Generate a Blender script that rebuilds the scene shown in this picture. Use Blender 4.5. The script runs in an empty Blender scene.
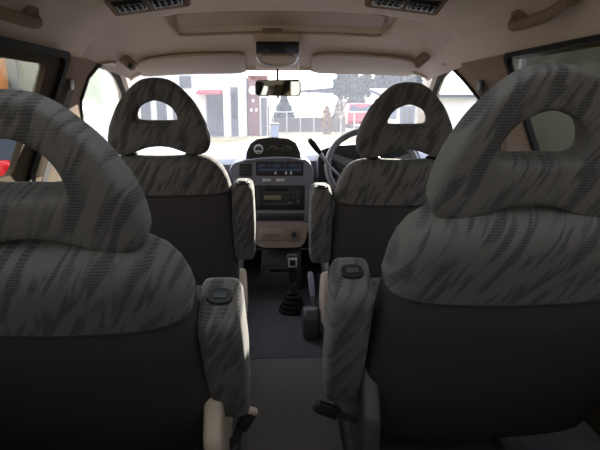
import bpy, bmesh, math, random
from mathutils import Vector, Matrix, Euler
random.seed(7)
C = bpy.context.scene.collection
PI = math.pi
CZ = 0.78            # eye height above the cabin floor
F = 560.0            # focal length in pixels of the 600 px wide frame
PITCH = math.atan(125/F); YAW = math.radians(2.4)
CAM = Vector((-0.02, 0.0, CZ))
STREET = -1.65 + CZ

# ------------------------------------------------------------------ camera
cd = bpy.data.cameras.new('camera'); cam = bpy.data.objects.new('camera', cd); C.objects.link(cam)
cam.location = CAM; cam.rotation_euler = Euler((PI/2-PITCH, 0, -YAW), 'XYZ')
cd.sensor_width = 36; cd.lens = 36*F/600; cd.clip_start = 0.02; cd.clip_end = 500
bpy.context.scene.camera = cam
RM = cam.rotation_euler.to_matrix()
def at(px, py, d):
    """world point seen at a pixel of the 600x450 photograph, d metres ahead along the van"""
    v = RM @ Vector(((px-300)/F, -(py-225)/F, -1.0))
    return CAM + v*(d/v.y)
def V(x, d, zr): return Vector((x, d, zr+CZ))

# ------------------------------------------------------------------ materials
def newmat(name):
    m = bpy.data.materials.new(name); m.use_nodes = True
    nt = m.node_tree; b = nt.nodes['Principled BSDF']
    return m, nt, b
def lin(c): return tuple(((v/12.92) if v <= .04045 else ((v+.055)/1.055)**2.4) for v in c)
def rgb(r, g, b): return lin((r/255, g/255, b/255)) + (1,)
def basic(name, col, rough=.6, metal=0, var=.12, scale=40, bump=0, spec=.4):
    m, nt, b = newmat(name); N = nt.nodes; L = nt.links
    b.inputs['Roughness'].default_value = rough; b.inputs['Metallic'].default_value = metal
    b.inputs['Specular IOR Level'].default_value = spec
    tc = N.new('ShaderNodeTexCoord'); no = N.new('ShaderNodeTexNoise'); no.inputs['Scale'].default_value = scale
    no.inputs['Detail'].default_value = 4
    L.new(tc.outputs['Object'], no.inputs['Vector'])
    r = N.new('ShaderNodeValToRGB'); e = r.color_ramp.elements
    e[0].position = .3; e[1].position = .7
    e[0].color = tuple(c*(1-var) for c in col[:3])+(1,); e[1].color = tuple(min(1, c*(1+var)) for c in col[:3])+(1,)
    L.new(no.outputs['Fac'], r.inputs['Fac']); L.new(r.outputs['Color'], b.inputs['Base Color'])
    if bump:
        bp = N.new('ShaderNodeBump'); bp.inputs['Strength'].default_value = bump; bp.inputs['Distance'].default_value = .002
        L.new(no.outputs['Fac'], bp.inputs['Height']); L.new(bp.outputs['Normal'], b.inputs['Normal'])
    return m
def fabric(name, base, dark, ang=-62, ksc=1.0):
    """woven moquette: slanting dark brush strokes made of fine horizontal ribs"""
    m, nt, b = newmat(name); N = nt.nodes; L = nt.links
    b.inputs['Roughness'].default_value = .95; b.inputs['Specular IOR Level'].default_value = .1
    b.inputs['Sheen Weight'].default_value = .1; b.inputs['Sheen Roughness'].default_value = .5
    tc = N.new('ShaderNodeTexCoord')
    sx = N.new('ShaderNodeSeparateXYZ'); L.new(tc.outputs['Object'], sx.inputs[0])
    cx = N.new('ShaderNodeCombineXYZ'); L.new(sx.outputs['X'], cx.inputs['X']); L.new(sx.outputs['Z'], cx.inputs['Y'])
    mr = N.new('ShaderNodeMapping'); mr.inputs['Rotation'].default_value = (0, 0, math.radians(ang)); L.new(cx.outputs[0], mr.inputs['Vector'])
    mp = N.new('ShaderNodeMapping'); mp.inputs['Scale'].default_value = (12*ksc, 66*ksc, 1); L.new(mr.outputs[0], mp.inputs['Vector'])
    no = N.new('ShaderNodeTexNoise'); no.inputs['Scale'].default_value = 1; no.inputs['Detail'].default_value = 1.5; no.inputs['Distortion'].default_value = .5
    L.new(mp.outputs[0], no.inputs['Vector'])
    ra = N.new('ShaderNodeValToRGB'); e = ra.color_ramp.elements; e[0].position = .48; e[1].position = .60
    L.new(no.outputs['Fac'], ra.inputs['Fac'])
    # ribs
    wv = N.new('ShaderNodeTexWave'); wv.wave_type = 'BANDS'; wv.bands_direction = 'Y'; wv.inputs['Scale'].default_value = 75
    wv.inputs['Distortion'].default_value = 2.0; wv.inputs['Detail'].default_value = 1; wv.inputs['Detail Scale'].default_value = 2
    L.new(cx.outputs[0], wv.inputs['Vector'])
    mt = N.new('ShaderNodeMath'); mt.operation = 'MULTIPLY_ADD'; mt.inputs[1].default_value = .55; mt.inputs[2].default_value = .45
    L.new(wv.outputs['Fac'], mt.inputs[0])
    mm = N.new('ShaderNodeMath'); mm.operation = 'MULTIPLY'; L.new(ra.outputs['Color'], mm.inputs[0]); L.new(mt.outputs[0], mm.inputs[1])
    mx = N.new('ShaderNodeMix'); mx.data_type = 'RGBA'
    mx.inputs['A'].default_value = base; mx.inputs['B'].default_value = dark
    L.new(mm.outputs[0], mx.inputs['Factor'])
    n2 = N.new('ShaderNodeTexNoise'); n2.inputs['Scale'].default_value = 350; n2.inputs['Detail'].default_value = 2; L.new(tc.outputs['Object'], n2.inputs['Vector'])
    m2 = N.new('ShaderNodeMix'); m2.data_type = 'RGBA'; m2.blend_type = 'MULTIPLY'; m2.inputs['Factor'].default_value = .35
    L.new(mx.outputs['Result'], m2.inputs['A']); L.new(n2.outputs['Fac'], m2.inputs['B'])
    L.new(m2.outputs['Result'], b.inputs['Base Color'])
    bp = N.new('ShaderNodeBump'); bp.inputs['Strength'].default_value = .12; bp.inputs['Distance'].default_value = .002
    L.new(wv.outputs['Fac'], bp.inputs['Height']); L.new(bp.outputs['Normal'], b.inputs['Normal'])
    return m
def glass(name, tint, refl=.06, haze=0.0, hazecol=(1, 1, 1, 1), fres=.15):
    m = bpy.data.materials.new(name); m.use_nodes = True; nt = m.node_tree; N = nt.nodes; L = nt.links
    N.remove(N['Principled BSDF']); out = N['Material Output']
    tr = N.new('ShaderNodeBsdfTransparent'); tr.inputs['Color'].default_value = tint
    gl = N.new('ShaderNodeBsdfGlossy'); gl.inputs['Roughness'].default_value = .02
    lw = N.new('ShaderNodeLayerWeight'); lw.inputs['Blend'].default_value = .12
    ma = N.new('ShaderNodeMath'); ma.operation = 'MULTIPLY_ADD'; ma.inputs[1].default_value = fres; ma.inputs[2].default_value = refl
    L.new(lw.outputs['Fresnel'], ma.inputs[0])
    mx = N.new('ShaderNodeMixShader'); L.new(ma.outputs[0], mx.inputs[0]); L.new(tr.outputs[0], mx.inputs[1]); L.new(gl.outputs[0], mx.inputs[2])
    last = mx
    if haze:      # translucent film added to give the panes a pale haze
        tl = N.new('ShaderNodeBsdfTranslucent'); tl.inputs['Color'].default_value = hazecol
        tc = N.new('ShaderNodeTexCoord'); no = N.new('ShaderNodeTexNoise'); no.inputs['Scale'].default_value = 3; no.inputs['Detail'].default_value = 6
        L.new(tc.outputs['Object'], no.inputs['Vector'])
        m3 = N.new('ShaderNodeMath'); m3.operation = 'MULTIPLY'; m3.inputs[1].default_value = haze*2; L.new(no.outputs['Fac'], m3.inputs[0])
        m4 = N.new('ShaderNodeMixShader'); L.new(m3.outputs[0], m4.inputs[0]); L.new(mx.outputs[0], m4.inputs[1]); L.new(tl.outputs[0], m4.inputs[2]); last = m4
    L.new(last.outputs[0], out.inputs['Surface'])
    return m
def emit(name, col, s):
    m, nt, b = newmat(name); b.inputs['Base Color'].default_value = col
    b.inputs['Emission Color'].default_value = col; b.inputs['Emission Strength'].default_value = s
    return m

M = {}
M['moquette'] = fabric('moquette', rgb(104, 99, 98), rgb(63, 61, 64))
M['plain_cloth'] = basic('plain_cloth', rgb(64, 60, 60), .95, var=.12, scale=220, bump=.2, spec=.1)
M['headliner'] = basic('headliner', rgb(208, 193, 182), .95, var=.05, scale=300, bump=.12, spec=.1)
M['beige'] = basic('beige_plastic', rgb(176, 158, 142), .55, var=.04, scale=120)
M['fascia'] = basic('fascia_plastic', rgb(150, 136, 126), .55, var=.04, scale=120)
M['beige_trim'] = basic('beige_trim', rgb(138, 121, 109), .95, var=.05, scale=90, spec=.05)
M['brown_trim'] = basic('brown_trim', rgb(78, 68, 56), .95, var=.06, scale=90, spec=.05)
M['dash_grey'] = basic('dash_grey', rgb(118, 116, 128), .55, var=.05, scale=160)
M['black'] = basic('black_plastic', rgb(30, 30, 32), .45, var=.15, scale=120)
M['rubber'] = basic('black_rubber', rgb(18, 18, 19), .9, var=.15, scale=120)
M['charcoal'] = basic('charcoal_plastic', rgb(58, 58, 62), .5, var=.1, scale=120)
M['carpet'] = basic('carpet', rgb(74, 73, 76), 1, var=.35, scale=260, bump=.6, spec=.05)
M['mat'] = basic('mat_pile', rgb(96, 88, 88), 1, var=.3, scale=240, bump=.6, spec=.05)
M['chrome'] = basic('chrome', rgb(200, 200, 200), .18, 1, var=.03)
M['mirror'] = basic('mirror_glass', rgb(215, 218, 220), .02, 1, var=.0)
M['silver'] = basic('silver_plastic', rgb(190, 192, 200), .35, .3, var=.03)
M['blue_lit'] = basic('blue_panel', rgb(66, 84, 116), .3, var=.15, scale=60)
M['lcd'] = basic('lcd', rgb(120, 112, 90), .3, var=.05)
M['wheel'] = basic('wheel_skin', rgb(92, 90, 94), .5, var=.08, scale=150, bump=.1)
M['white_mark'] = basic('white_mark', rgb(215, 215, 220), .5, var=.02)
M['belt'] = basic('belt_webbing', rgb(46, 44, 44), .8, var=.2, scale=300)
M['red_button'] = basic('red_button', rgb(190, 30, 24), .4)
M['shield'] = glass('clear_glass', (.95, .97, .96, 1), .02, .003, (.9, .92, 1, 1))
M['clear'] = glass('door_glass', (.93, .96, .97, 1), .02, .006, (.88, .92, 1, 1))
M['tint'] = glass('privacy_glass', (.60, .61, .58, 1), .004, .004, (.62, .66, .62, 1), .05)
M['render'] = basic('white_render', rgb(204, 200, 196), .9, var=.04, scale=3, spec=.02)
M['brick'] = basic('red_brown_cladding', rgb(112, 62, 60), .85, var=.12, scale=5)
M['awning'] = basic('red_awning', rgb(200, 50, 60), .7, var=.06, scale=6)
M['shopglass'] = basic('shop_glass', rgb(58, 60, 70), .15, var=.2, scale=2)
M['greypanel'] = basic('grey_panel', rgb(104, 106, 114), .6, var=.1, scale=3, spec=.02)
M['bluegrey'] = basic('blue_grey_paint', rgb(74, 88, 112), .5, var=.1, scale=3)
M['roof'] = basic('slate_roof', rgb(60, 66, 80), .8, var=.1, scale=4, spec=.02)
M['concrete'] = basic('pale_concrete', rgb(205, 196, 182), .9, var=.08, scale=2, spec=.02)
M['asphalt'] = basic('asphalt', rgb(120, 115, 108), .95, var=.1, scale=3, spec=.05)
M['gravel'] = basic('sandy_verge', rgb(150, 138, 114), .95, var=.2, scale=1.2, spec=.05)
M['galv'] = basic('galvanised_steel', rgb(176, 178, 182), .45, .4, var=.08, scale=8)
M['fence_wood'] = basic('fence_boards', rgb(84, 76, 72), .9, var=.2, scale=6)
M['bark'] = basic('bark', rgb(70, 60, 54), .95, var=.25, scale=14)
M['needle'] = basic('dark_needles', rgb(34, 52, 46), .8, var=.4, scale=2.5, spec=.02)
M['leaf'] = basic('grey_green_leaves', rgb(52, 62, 54), .8, var=.4, scale=2, spec=.02)
M['bluepine'] = basic('blue_green_needles', rgb(34, 54, 62), .8, var=.35, scale=2, spec=.02)
M['gold'] = basic('golden_foliage', rgb(128, 100, 64), .85, var=.3, scale=5, spec=.02)
M['twig'] = basic('bare_twigs', rgb(112, 96, 84), .9, var=.2, scale=10)
M['carred'] = basic('red_car_paint', rgb(150, 26, 44), .3, var=.03)
M['cardark'] = basic('dark_car_paint', rgb(30, 34, 38), .25, var=.05)
M['carglass'] = basic('car_window', rgb(44, 52, 70), .08, var=.05)
M['lampred'] = basic('red_lens', rgb(214, 16, 34), .15, var=.1, scale=30)
M['lampclear'] = basic('pale_lens', rgb(236, 214, 170), .15, var=.05, scale=30)
M['timber'] = basic('orange_timber', rgb(190, 120, 66), .8, var=.12, scale=6, spec=.02)
M['shed'] = basic('grey_green_sheet', rgb(96, 102, 90), .8, var=.1, scale=2, spec=.02)
M['shed_dark'] = basic('dark_green_sheet', rgb(52, 54, 46), .8, var=.12, scale=2, spec=.02)
M['bin'] = basic('blue_bin', rgb(96, 108, 138), .5, var=.06, scale=6)

# ------------------------------------------------------------------ helpers
def wloc(o):
    v = Vector(o.location)
    while o.parent: o = o.parent; v += Vector(o.location)
    return v
def obj(name, bm, m, parent=None, smooth=True, origin=None):
    """link a bmesh built in world coordinates as ONE mesh object"""
    bmesh.ops.recalc_face_normals(bm, faces=bm.faces)
    me = bpy.data.meshes.new(name)
    if parent is not None: off = wloc(parent)
    elif origin is not None: off = Vector(origin)
    else:
        xs = [v.co.x for v in bm.verts]; ys = [v.co.y for v in bm.verts]; zs = [v.co.z for v in bm.verts]
        off = Vector(((min(xs)+max(xs))/2, (min(ys)+max(ys))/2, min(zs)))
    bmesh.ops.translate(bm, verts=bm.verts, vec=-off)
    bm.to_mesh(me); bm.free()
    me.materials.append(m)
    o = bpy.data.objects.new(name, me); C.objects.link(o)
    if smooth:
        me.polygons.foreach_set('use_smooth', [True]*len(me.polygons))
        try: me.set_sharp_from_angle(angle=math.radians(38))
        except Exception: pass
    if parent is not None: o.parent = parent
    else: o.location = off
    return o
def thing(name, label, cat, loc, group=None):
    o = bpy.data.objects.new(name, None); C.objects.link(o); o.location = loc; o.empty_display_size = .05
    return tag(o, label, cat, group)
def tag(o, label=None, cat=None, group=None, kind=None):
    if label: o['label'] = label
    if cat: o['category'] = cat
    if group: o['group'] = group
    if kind: o['kind'] = kind
    return o
def struct(name, bm, m, label=None, parent=None, smooth=True):
    o = obj(name, bm, m, parent, smooth)
    if parent is None: tag(o, label, None, None, 'structure'); o['category'] = name.split('_')[0]
    return o
def B(): return bmesh.new()
def bev(bm, faces_verts, r, seg=2):
    es = set()
    for v in faces_verts:
        for e in v.link_edges: es.add(e)
    if r > 0: bmesh.ops.bevel(bm, geom=list(es), offset=r, segments=seg, profile=.5, affect='EDGES', clamp_overlap=True)
def rbox(bm, c, s, r=.004, rot=None, seg=2):
    g = bmesh.ops.create_cube(bm, size=1)['verts']
    for v in g:
        p = Vector((v.co.x*s[0], v.co.y*s[1], v.co.z*s[2]))
        if rot is not None: p = rot @ p
        v.co = p + Vector(c)
    bev(bm, g, r, seg)
    return bm
def poly_prism(bm, front, back, r=0, seg=2):
    """solid between two matching polygons"""
    a = [bm.verts.new(p) for p in front]; b = [bm.verts.new(p) for p in back]; n = len(a)
    bm.faces.new(a); bm.faces.new(b[::-1])
    for i in range(n): bm.faces.new((a[i], b[i], b[(i+1) % n], a[(i+1) % n]))
    if r > 0: bev(bm, a+b, r, seg)
    return bm
def loft(bm, secs, cap=True, closed=True):
    rings = [[bm.verts.new(p) for p in s] for s in secs]; n = len(secs[0])
    for A, Bq in zip(rings, rings[1:]):
        for i in range(n if closed else n-1):
            j = (i+1) % n
            bm.faces.new((A[i], A[j], Bq[j], Bq[i]))
    if cap and closed: bm.faces.new(rings[0][::-1]); bm.faces.new(rings[-1])
    return bm
def tube(bm, pts, rad, n=10):
    pts = [Vector(p) for p in pts]; secs = []
    up = Vector((.13, .37, .92)).normalized()
    for i, p in enumerate(pts):
        t = (pts[min(i+1, len(pts)-1)] - pts[max(i-1, 0)]).normalized()
        a = t.cross(up)
        if a.length < .05: a = t.cross(Vector((1, 0, 0)))
        a.normalize(); b_ = t.cross(a)
        r = rad[i] if isinstance(rad, (list, tuple)) else rad
        secs.append([p + a*math.cos(k*2*PI/n)*r + b_*math.sin(k*2*PI/n)*r for k in range(n)])
    return loft(bm, secs)
def lathe(bm, c, axis, prof, n=20):
    """prof = [(height along axis, radius)]"""
    axis = Vector(axis).normalized(); a = axis.cross(Vector((.31, .2, .9)))
    if a.length < .1: a = axis.cross(Vector((1, 0, 0)))
    a.normalize(); b_ = axis.cross(a)
    return loft(bm, [[Vector(c)+axis*h + (a*math.cos(k*2*PI/n)+b_*math.sin(k*2*PI/n))*max(r, .0004) for k in range(n)] for h, r in prof])
def smooth_path(pts, n=6, closed=False):
    out = []; P = [Vector(p) for p in pts]; m = len(P)
    rng = range(m if closed else m-1)
    for i in rng:
        p0 = P[(i-1) % m] if closed or i > 0 else P[0]; p1 = P[i]; p2 = P[(i+1) % m]
        p3 = P[(i+2) % m] if closed or i+2 < m else P[-1]
        for k in range(n):
            t = k/n
            out.append(.5*((2*p1)+(p2-p0)*t+(2*p0-5*p1+4*p2-p3)*t*t+(3*p1-p0-3*p2+p3)*t**3))
    if not closed: out.append(P[-1])
    return out
def interp(tab, x):
    if x <= tab[0][0]: return tab[0][1]
    for (a, b_), (c, d) in zip(tab, tab[1:]):
        if x <= c: return b_ + (d-b_)*(x-a)/(c-a)
    return tab[-1][1]

# ================================================================== CABIN SHELL
def xs(zr): return .74 if zr <= -.2 else .74 - (zr+.2)*.42
def sideprism(bm, side, outline, off0, off1, r=.004):
    f = [V(side*(xs(z)+off0), d, z) for d, z in outline]; b = [V(side*(xs(z)+off1), d, z) for d, z in outline]
    return poly_prism(bm, f, b, r)
def ringprism(bm, side, outer, inner, off0, off1):
    """frame with an opening: outer and inner outlines have the same number of points"""
    n = len(outer)
    L4 = []
    for o, i in zip(outer, inner):
        L4.append([V(side*(xs(o[1])+off0), o[0], o[1]), V(side*(xs(i[1])+off0), i[0], i[1]),
                   V(side*(xs(i[1])+off1), i[0], i[1]), V(side*(xs(o[1])+off1), o[0], o[1])])
    L4.append(L4[0])
    rings = [[bm.verts.new(p) for p in s] for s in L4[:-1]]; rings.append(rings[0])
    for A, Bq in zip(rings, rings[1:]):
        for i in range(4): bm.faces.new((A[i], A[(i+1) % 4], Bq[(i+1) % 4], Bq[i]))
    return bm
def rrect(d0, z0, d1, z1, r, n=5):
    pts = []
    for cx, cz, a0 in ((d1-r, z1-r, 0), (d0+r, z1-r, 90), (d0+r, z0+r, 180), (d1-r, z0+r, 270)):
        for k in range(n+1):
            a = math.radians(a0+90*k/n); pts.append((cx+r*math.cos(a), cz+r*math.sin(a)))
    return pts

bm = rbox(B(), V(0, 1.15, -.81), (1.6, 3.7, .06), .002); struct('floor', bm, M['carpet'], 'dark grey carpeted cabin floor between the seats')

# ceiling --------------------------------------------------------------
S_rear = [(.625, .112), (.610, .145), (.575, .188), (.52, .224), (.42, .250), (.30, .267), (.15, .275), (0, .277)]
S_fs = [(.625, .120), (.612, .165), (.585, .208), (.52, .248), (.42, .275), (.30, .291), (.15, .298), (0, .300)]
S_fe = [(.575, .076), (.565, .086), (.535, .098), (.48, .107), (.40, .112), (.30, .115), (.15, .1165), (0, .117)]
def secpt(S, s):
    """s in -1..1 across the roof"""
    a = (1-abs(s))*(len(S)-1); i = min(int(a), len(S)-2); t = a-i
    x = S[i][0]+(S[i+1][0]-S[i][0])*t; z = S[i][1]+(S[i+1][1]-S[i][1])*t
    return (x if s >= 0 else -x), z
FD0, FD1 = 1.86, 2.24
def front_roof(s, t):
    x0, z0 = secpt(S_fs, s); z0 += .02*(1-s**6); x1, z1 = secpt(S_fe, s)
    tt = t
    x = x0+(x1-x0)*tt; z = z0+(z1-z0)*(tt**1.08)
    return x, FD0+(FD1-FD0)*t, z
def dent(x, t):
    def sm(v, a, b_): return max(0, min(1, (v-a)/(b_-a)))
    return .034*sm(.372-abs(x), 0, .02)*sm(t, .13, .17)*sm(.47-t, 0, .05)
bm = B(); nx = 120; rows = []
ss = [-1+2*i/nx for i in range(nx+1)]
for d, lift in ((-.72, 0), (-.40, 0), (.2, 0), (.78, 0), (1.2, 0), (1.5, 0), (1.7, 0), (1.76, -.002), (1.785, -.008), (1.80, -.011), (1.812, -.010), (1.820, -.004), (1.826, .008), (1.830, .04)):
    rows.append([V(x, d, z+lift) for x, z in (secpt(S_rear, s) for s in ss)])
NT = 46
for k in range(NT+1):
    t = k/NT; r = []
    for s in ss:
        x, d, z = front_roof(s, t); r.append(V(x, d, z+dent(x, t)))
    rows.append(r)
rv = [[bm.verts.new(p) for p in r] for r in rows]
for q, (a, b_) in enumerate(zip(rv, rv[1:])):
    for i in range(nx):
        if q in (1, 2) and abs((rows[q][i].x+rows[q][i+1].x)/2) < .36: continue      # opening of the added glass roof panel
        bm.faces.new((a[i], a[i+1], b_[i+1], b_[i]))
ceil = struct('ceiling', bm, M['headliner'], 'beige fabric headliner stepping down towards the windscreen')
sm_ = ceil.modifiers.new('thickness', 'SOLIDIFY'); sm_.thickness = .03; sm_.offset = 1 if False else -1
# make sure the thickness goes upward
me = ceil.data
if sum(p.normal.z for p in me.polygons) > 0: me.flip_normals()

w = obj('window_9', rbox(B(), V(0, .19, .292), (.78, 1.24, .006), 0), M['tint'], smooth=False); tag(w, 'unseen glass roof panel added over the rear of the cabin for daylight', 'window', None, 'structure')  # unseen pane, put in to let daylight onto the second row
# side walls, pillars, windows -------------------------------------------
for side, nm in ((-1, 'left'), (1, 'right')):
    if side < 0: rear_edge = [(2.12, -.22), (2.02, -.10), (1.90, 0), (1.90, .075), (1.96, .118)]
    else: rear_edge = [(1.82, -.22), (1.83, -.10), (1.87, 0), (1.97, .075), (2.05, .118)]
    door_front = rear_edge+[(2.15, .114), (2.26, .085), (2.40, .035), (2.52, -.03), (2.64, -.11), (2.76, -.22)]
    bm = B()
    sideprism(bm, side, [(-.72, -.80), (2.95, -.80), (2.95, -.22), (-.72, -.22)], 0, .06)      # lower body / door cards
    sideprism(bm, side, [(-.72, .112), (1.6, .112), (1.6, .15), (-.72, .15)], .022, .07)          # roof rail
    sideprism(bm, side, [(-.72, -.24), (-.35, -.24), (-.40, .125), (-.72, .125)], 0, .06)       # rear corner
    sideprism(bm, side, [(-.02, -.24), (.10, -.24), (.08, .125), (.0, .125)], 0, .06)           # post behind the row
    struct('wall_'+nm, bm, M['brown_trim'], nm+' cabin wall with door card and roof rail')
    # centre pillar
    d0 = 1.655 if side < 0 else 1.598
    bm = B(); sideprism(bm, side, [(d0, -.24), (rear_edge[0][0], -.24)]+rear_edge[1:]+[(rear_edge[4][0]+.02, .122), (d0, .122)], .004, .026, .004)
    struct('trim_%d' % (1 if side < 0 else 2), bm, M['beige_trim'], 'beige %s door pillar behind the front door window' % nm)
    # windscreen pillar
    bm = B()
    low = door_front[4:]
    up = [(2.99, -.22), (2.88, -.16), (2.74, -.075), (2.60, .0), (2.46, .06), (2.32, .112), (2.20, .135), (2.08, .135)]
    sideprism(bm, side, low+up, -.022, .03, .008)
    struct('trim_%d' % (3 if side < 0 else 4), bm, M['beige'], 'beige windscreen pillar on the %s' % nm)
    # front door glass with its black seal
    outer = [(d, z) for d, z in door_front]
    cx, cz = 2.12, -.06
    w = obj('window_%d' % (2 if side < 0 else 3), sideprism(B(), side, outer, .006, .010, 0), M['clear'], smooth=False)
    tag(w, 'front %s door window, clear glass' % nm, 'window', None, 'structure')
    inner = []
    for i, (d, z) in enumerate(outer):
        v = Vector((cx-d, cz-z)); v.normalize(); inner.append((d+v.x*.014, z+v.y*.014))
    bm = B(); ringprism(bm, side, outer, inner, -.003, .012); obj('window_seal', bm, M['rubber'], w)
    # rear side glass
    if side < 0: out_, inn = rrect(.09, -.24, 1.65, .118, .03), rrect(.13, -.20, 1.560, .092, .025)
    else: out_, inn = rrect(.09, -.24, 1.60, .125, .03), rrect(.13, -.20, 1.582, .114, .02)
    g = [(d, z) for d, z in (rrect(.10, -.23, 1.60, .11, .02) if side < 0 else rrect(.10, -.23, 1.595, .12, .02))]
    w = obj('window_%d' % (4 if side < 0 else 5), sideprism(B(), side, g, .010, .014, 0), M['tint'], smooth=False)
    tag(w, 'dark tinted %s window beside the second row' % nm, 'window', None, 'structure')
    bm = B(); ringprism(bm, side, out_, inn, (.002 if side < 0 else .004), .020); obj('window_frame', bm, M['brown_trim'] if side < 0 else M['rubber'], w)
    if side < 0:
        o2 = rrect(.08, -.25, 1.672, .130, .035); i2 = rrect(.10, -.23, 1.645, .112, .03)
        bm = B(); ringprism(bm, side, o2, i2, -.012, .02); obj('window_seal', bm, M['rubber'], w)
    # quarter glass behind
    g = rrect(-.36, -.22, -.02, .118, .02)
    w = obj('window_%d' % (7 if side < 0 else 8), sideprism(B(), side, g, .030, .035, 0), M['tint'], smooth=False)
    tag(w, 'rear quarter %s window' % nm, 'window', None, 'structure')
# rear wall with tailgate window
bm = B()
rbox(bm, V(0, -.75, -.47), (1.58, .06, .66), .004); rbox(bm, V(-.66, -.75, .04), (.2, .06, .4), .004); rbox(bm, V(.66, -.75, .04), (.2, .06, .4), .004)
rbox(bm, V(0, -.75, .22), (1.5, .06, .12), .004)
struct('wall_back', bm, M['brown_trim'], 'tailgate inner wall')
w = obj('window_6', rbox(B(), V(0, -.75, .01), (1.14, .006, .34), 0), M['tint'], smooth=False); tag(w, 'tailgate window, dark tinted glass', 'window', None, 'structure')
# firewall under the dash
struct('wall_front', rbox(B(), V(0, 2.95, -.56), (1.58, .05, .6), .004), M['charcoal'], 'dark firewall in front of the footwells')
# windscreen
bm = B(); secs = []
TOPD, BOTD = 2.20, 2.90
for off in (0, .005):
    pass
G = []
for j in range(13):
    t = j/12; row = []
    for i in range(25):
        s = -1+2*i/24
        hw = .585+(.735-.585)*t
        x = s*hw
        d = TOPD+.02+(BOTD-TOPD)*t-.05*s*s*t
        z = (secpt(S_fe, s)[1]+.010)*(1-t)-.217*t+.010*math.sin(PI*t)
        row.append(V(x, d, z))
    G.append(row)
n0 = Vector((0, .44, .9))*.005
fv = [[bm.verts.new(p) for p in r] for r in G]; bv = [[bm.verts.new(p+n0) for p in r] for r in G]
for A, flip in ((fv, 0), (bv, 1)):
    for a, b_ in zip(A, A[1:]):
        for i in range(24): bm.faces.new((a[i], a[i+1], b_[i+1], b_[i]) if not flip else (a[i], b_[i], b_[i+1], a[i+1]))
w = obj('window_1', bm, M['shield']); tag(w, 'large clear windscreen with an added hazy film', 'window', None, 'structure')
# header trim under the windscreen top edge
bm = B(); loft(bm, [[V(x, 2.225, z-.004), V(x, 2.245, z-.006), V(x, 2.25, z+.03), V(x, 2.225, z+.03)] for x, z in ((secpt(S_fe, -1+i/12)) for i in range(25))])
struct('trim_5', bm, M['headliner'], 'beige header edge along the top of the windscreen')

# sunroof shade panel in the recess
def roofp(x, t, dz=0):
    s = x/.66
    lo, hi = -1.0, 1.0
    for _ in range(30):
        mid = (lo+hi)/2
        if front_roof(mid, t)[0] < x: lo = mid
        else: hi = mid
    _, d, z = front_roof(lo, t); return V(x, d, z+dz)
def roofslab(bm, x0, x1, t0, t1, dz0, dz1, r=.004, nxx=12):
    """slab following the front roof; dz0/dz1 bottom and top offsets"""
    secs = []
    for i in range(nxx+1):
        x = x0+(x1-x0)*i/nxx
        k = min(1, min(i, nxx-i)/1.0); e = (1-k)*.15*(t1-t0)
        secs.append([roofp(x, t0+e, dz0), roofp(x, (t0+t1)/2, dz0-.002), roofp(x, t1-e, dz0), roofp(x, t1-e, dz1), roofp(x, t0+e, dz1)])
    loft(bm, secs)
    return bm
rt = thing('sunroof_shade', 'beige pull shade panel recessed in the front of the headliner', 'sunroof', roofp(0, .3, .012))
bm = B(); roofslab(bm, -.345, .345, .225, .42, .008, .020); obj('shade_panel', bm, M['beige'], rt)
bm = B(); path = [roofp(x, t, -.001) for x, t in ((-.375, .13), (-.2, .13), (0, .13), (.2, .13), (.375, .13), (.38, .16), (.375, .3), (.352, .46), (.33, .48), (.15, .48), (0, .48), (-.15, .48), (-.33, .48), (-.352, .46), (-.375, .3), (-.38, .16))]
path.append(path[0]); tube(bm, path, .006, 8); obj('rim', bm, M['beige'], rt)
bm = B(); rbox(bm, roofp(-.03, .455, .004), (.07, .012, .006), .002); obj('pull_grip', bm, M['beige_trim'], rt)

# roof air vents ------------------------------------------------------------
def roof_vent(x0, x1, side):
    xm = (x0+x1)/2; d = 1.555
    def zc(x):
        lo, hi = -1., 1.
        for _ in range(30):
            mid = (lo+hi)/2
            if secpt(S_rear, mid)[0] < x: lo = mid
            else: hi = mid
        return secpt(S_rear, lo)[1]
    za, zb = zc(x0), zc(x1); ang = -math.atan2(zb-za, x1-x0)
    R = Matrix.Rotation(ang, 3, 'Y') @ Matrix.Rotation(math.radians(-14), 3, 'X')
    zm = min(zc(xm), (za+zb)/2)
    rt = thing('roof_air_vent', ('left' if side < 0 else 'right')+' beige roof air vent with two black louvred outlets', 'air vent', V(xm, d, zm))
    Lx = (x1-x0)/math.cos(ang)
    bm = B(); rbox(bm, V(xm, d, zm-.004), (Lx, .10, .024), .009, R, 3); obj('vent_housing', bm, M['beige_trim'], rt)
    for k in (-1, 1):
        c = V(xm, d, zm) + R @ Vector((k*Lx*.225, -.012, -.017))
        bm = B(); rbox(bm, c, (Lx*.40, .062, .006), .004, R); f = obj('outlet', bm, M['black'], rt)
        bm = B()
        for q in range(5):
            rbox(bm, c + R @ Vector(((q-2)*Lx*.075, 0, -.004)), (.005, .05, .008), .001, R @ Matrix.Rotation(.5, 3, 'Y'))
        for q in range(3):
            rbox(bm, c + R @ Vector((0, (q-1)*.018, -.0035)), (Lx*.36, .003, .004), .0005, R)
        obj('louvres', bm, M['black'], f)
    return rt
roof_vent(-.450, -.246, -1); roof_vent(.222, .424, 1)

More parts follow.
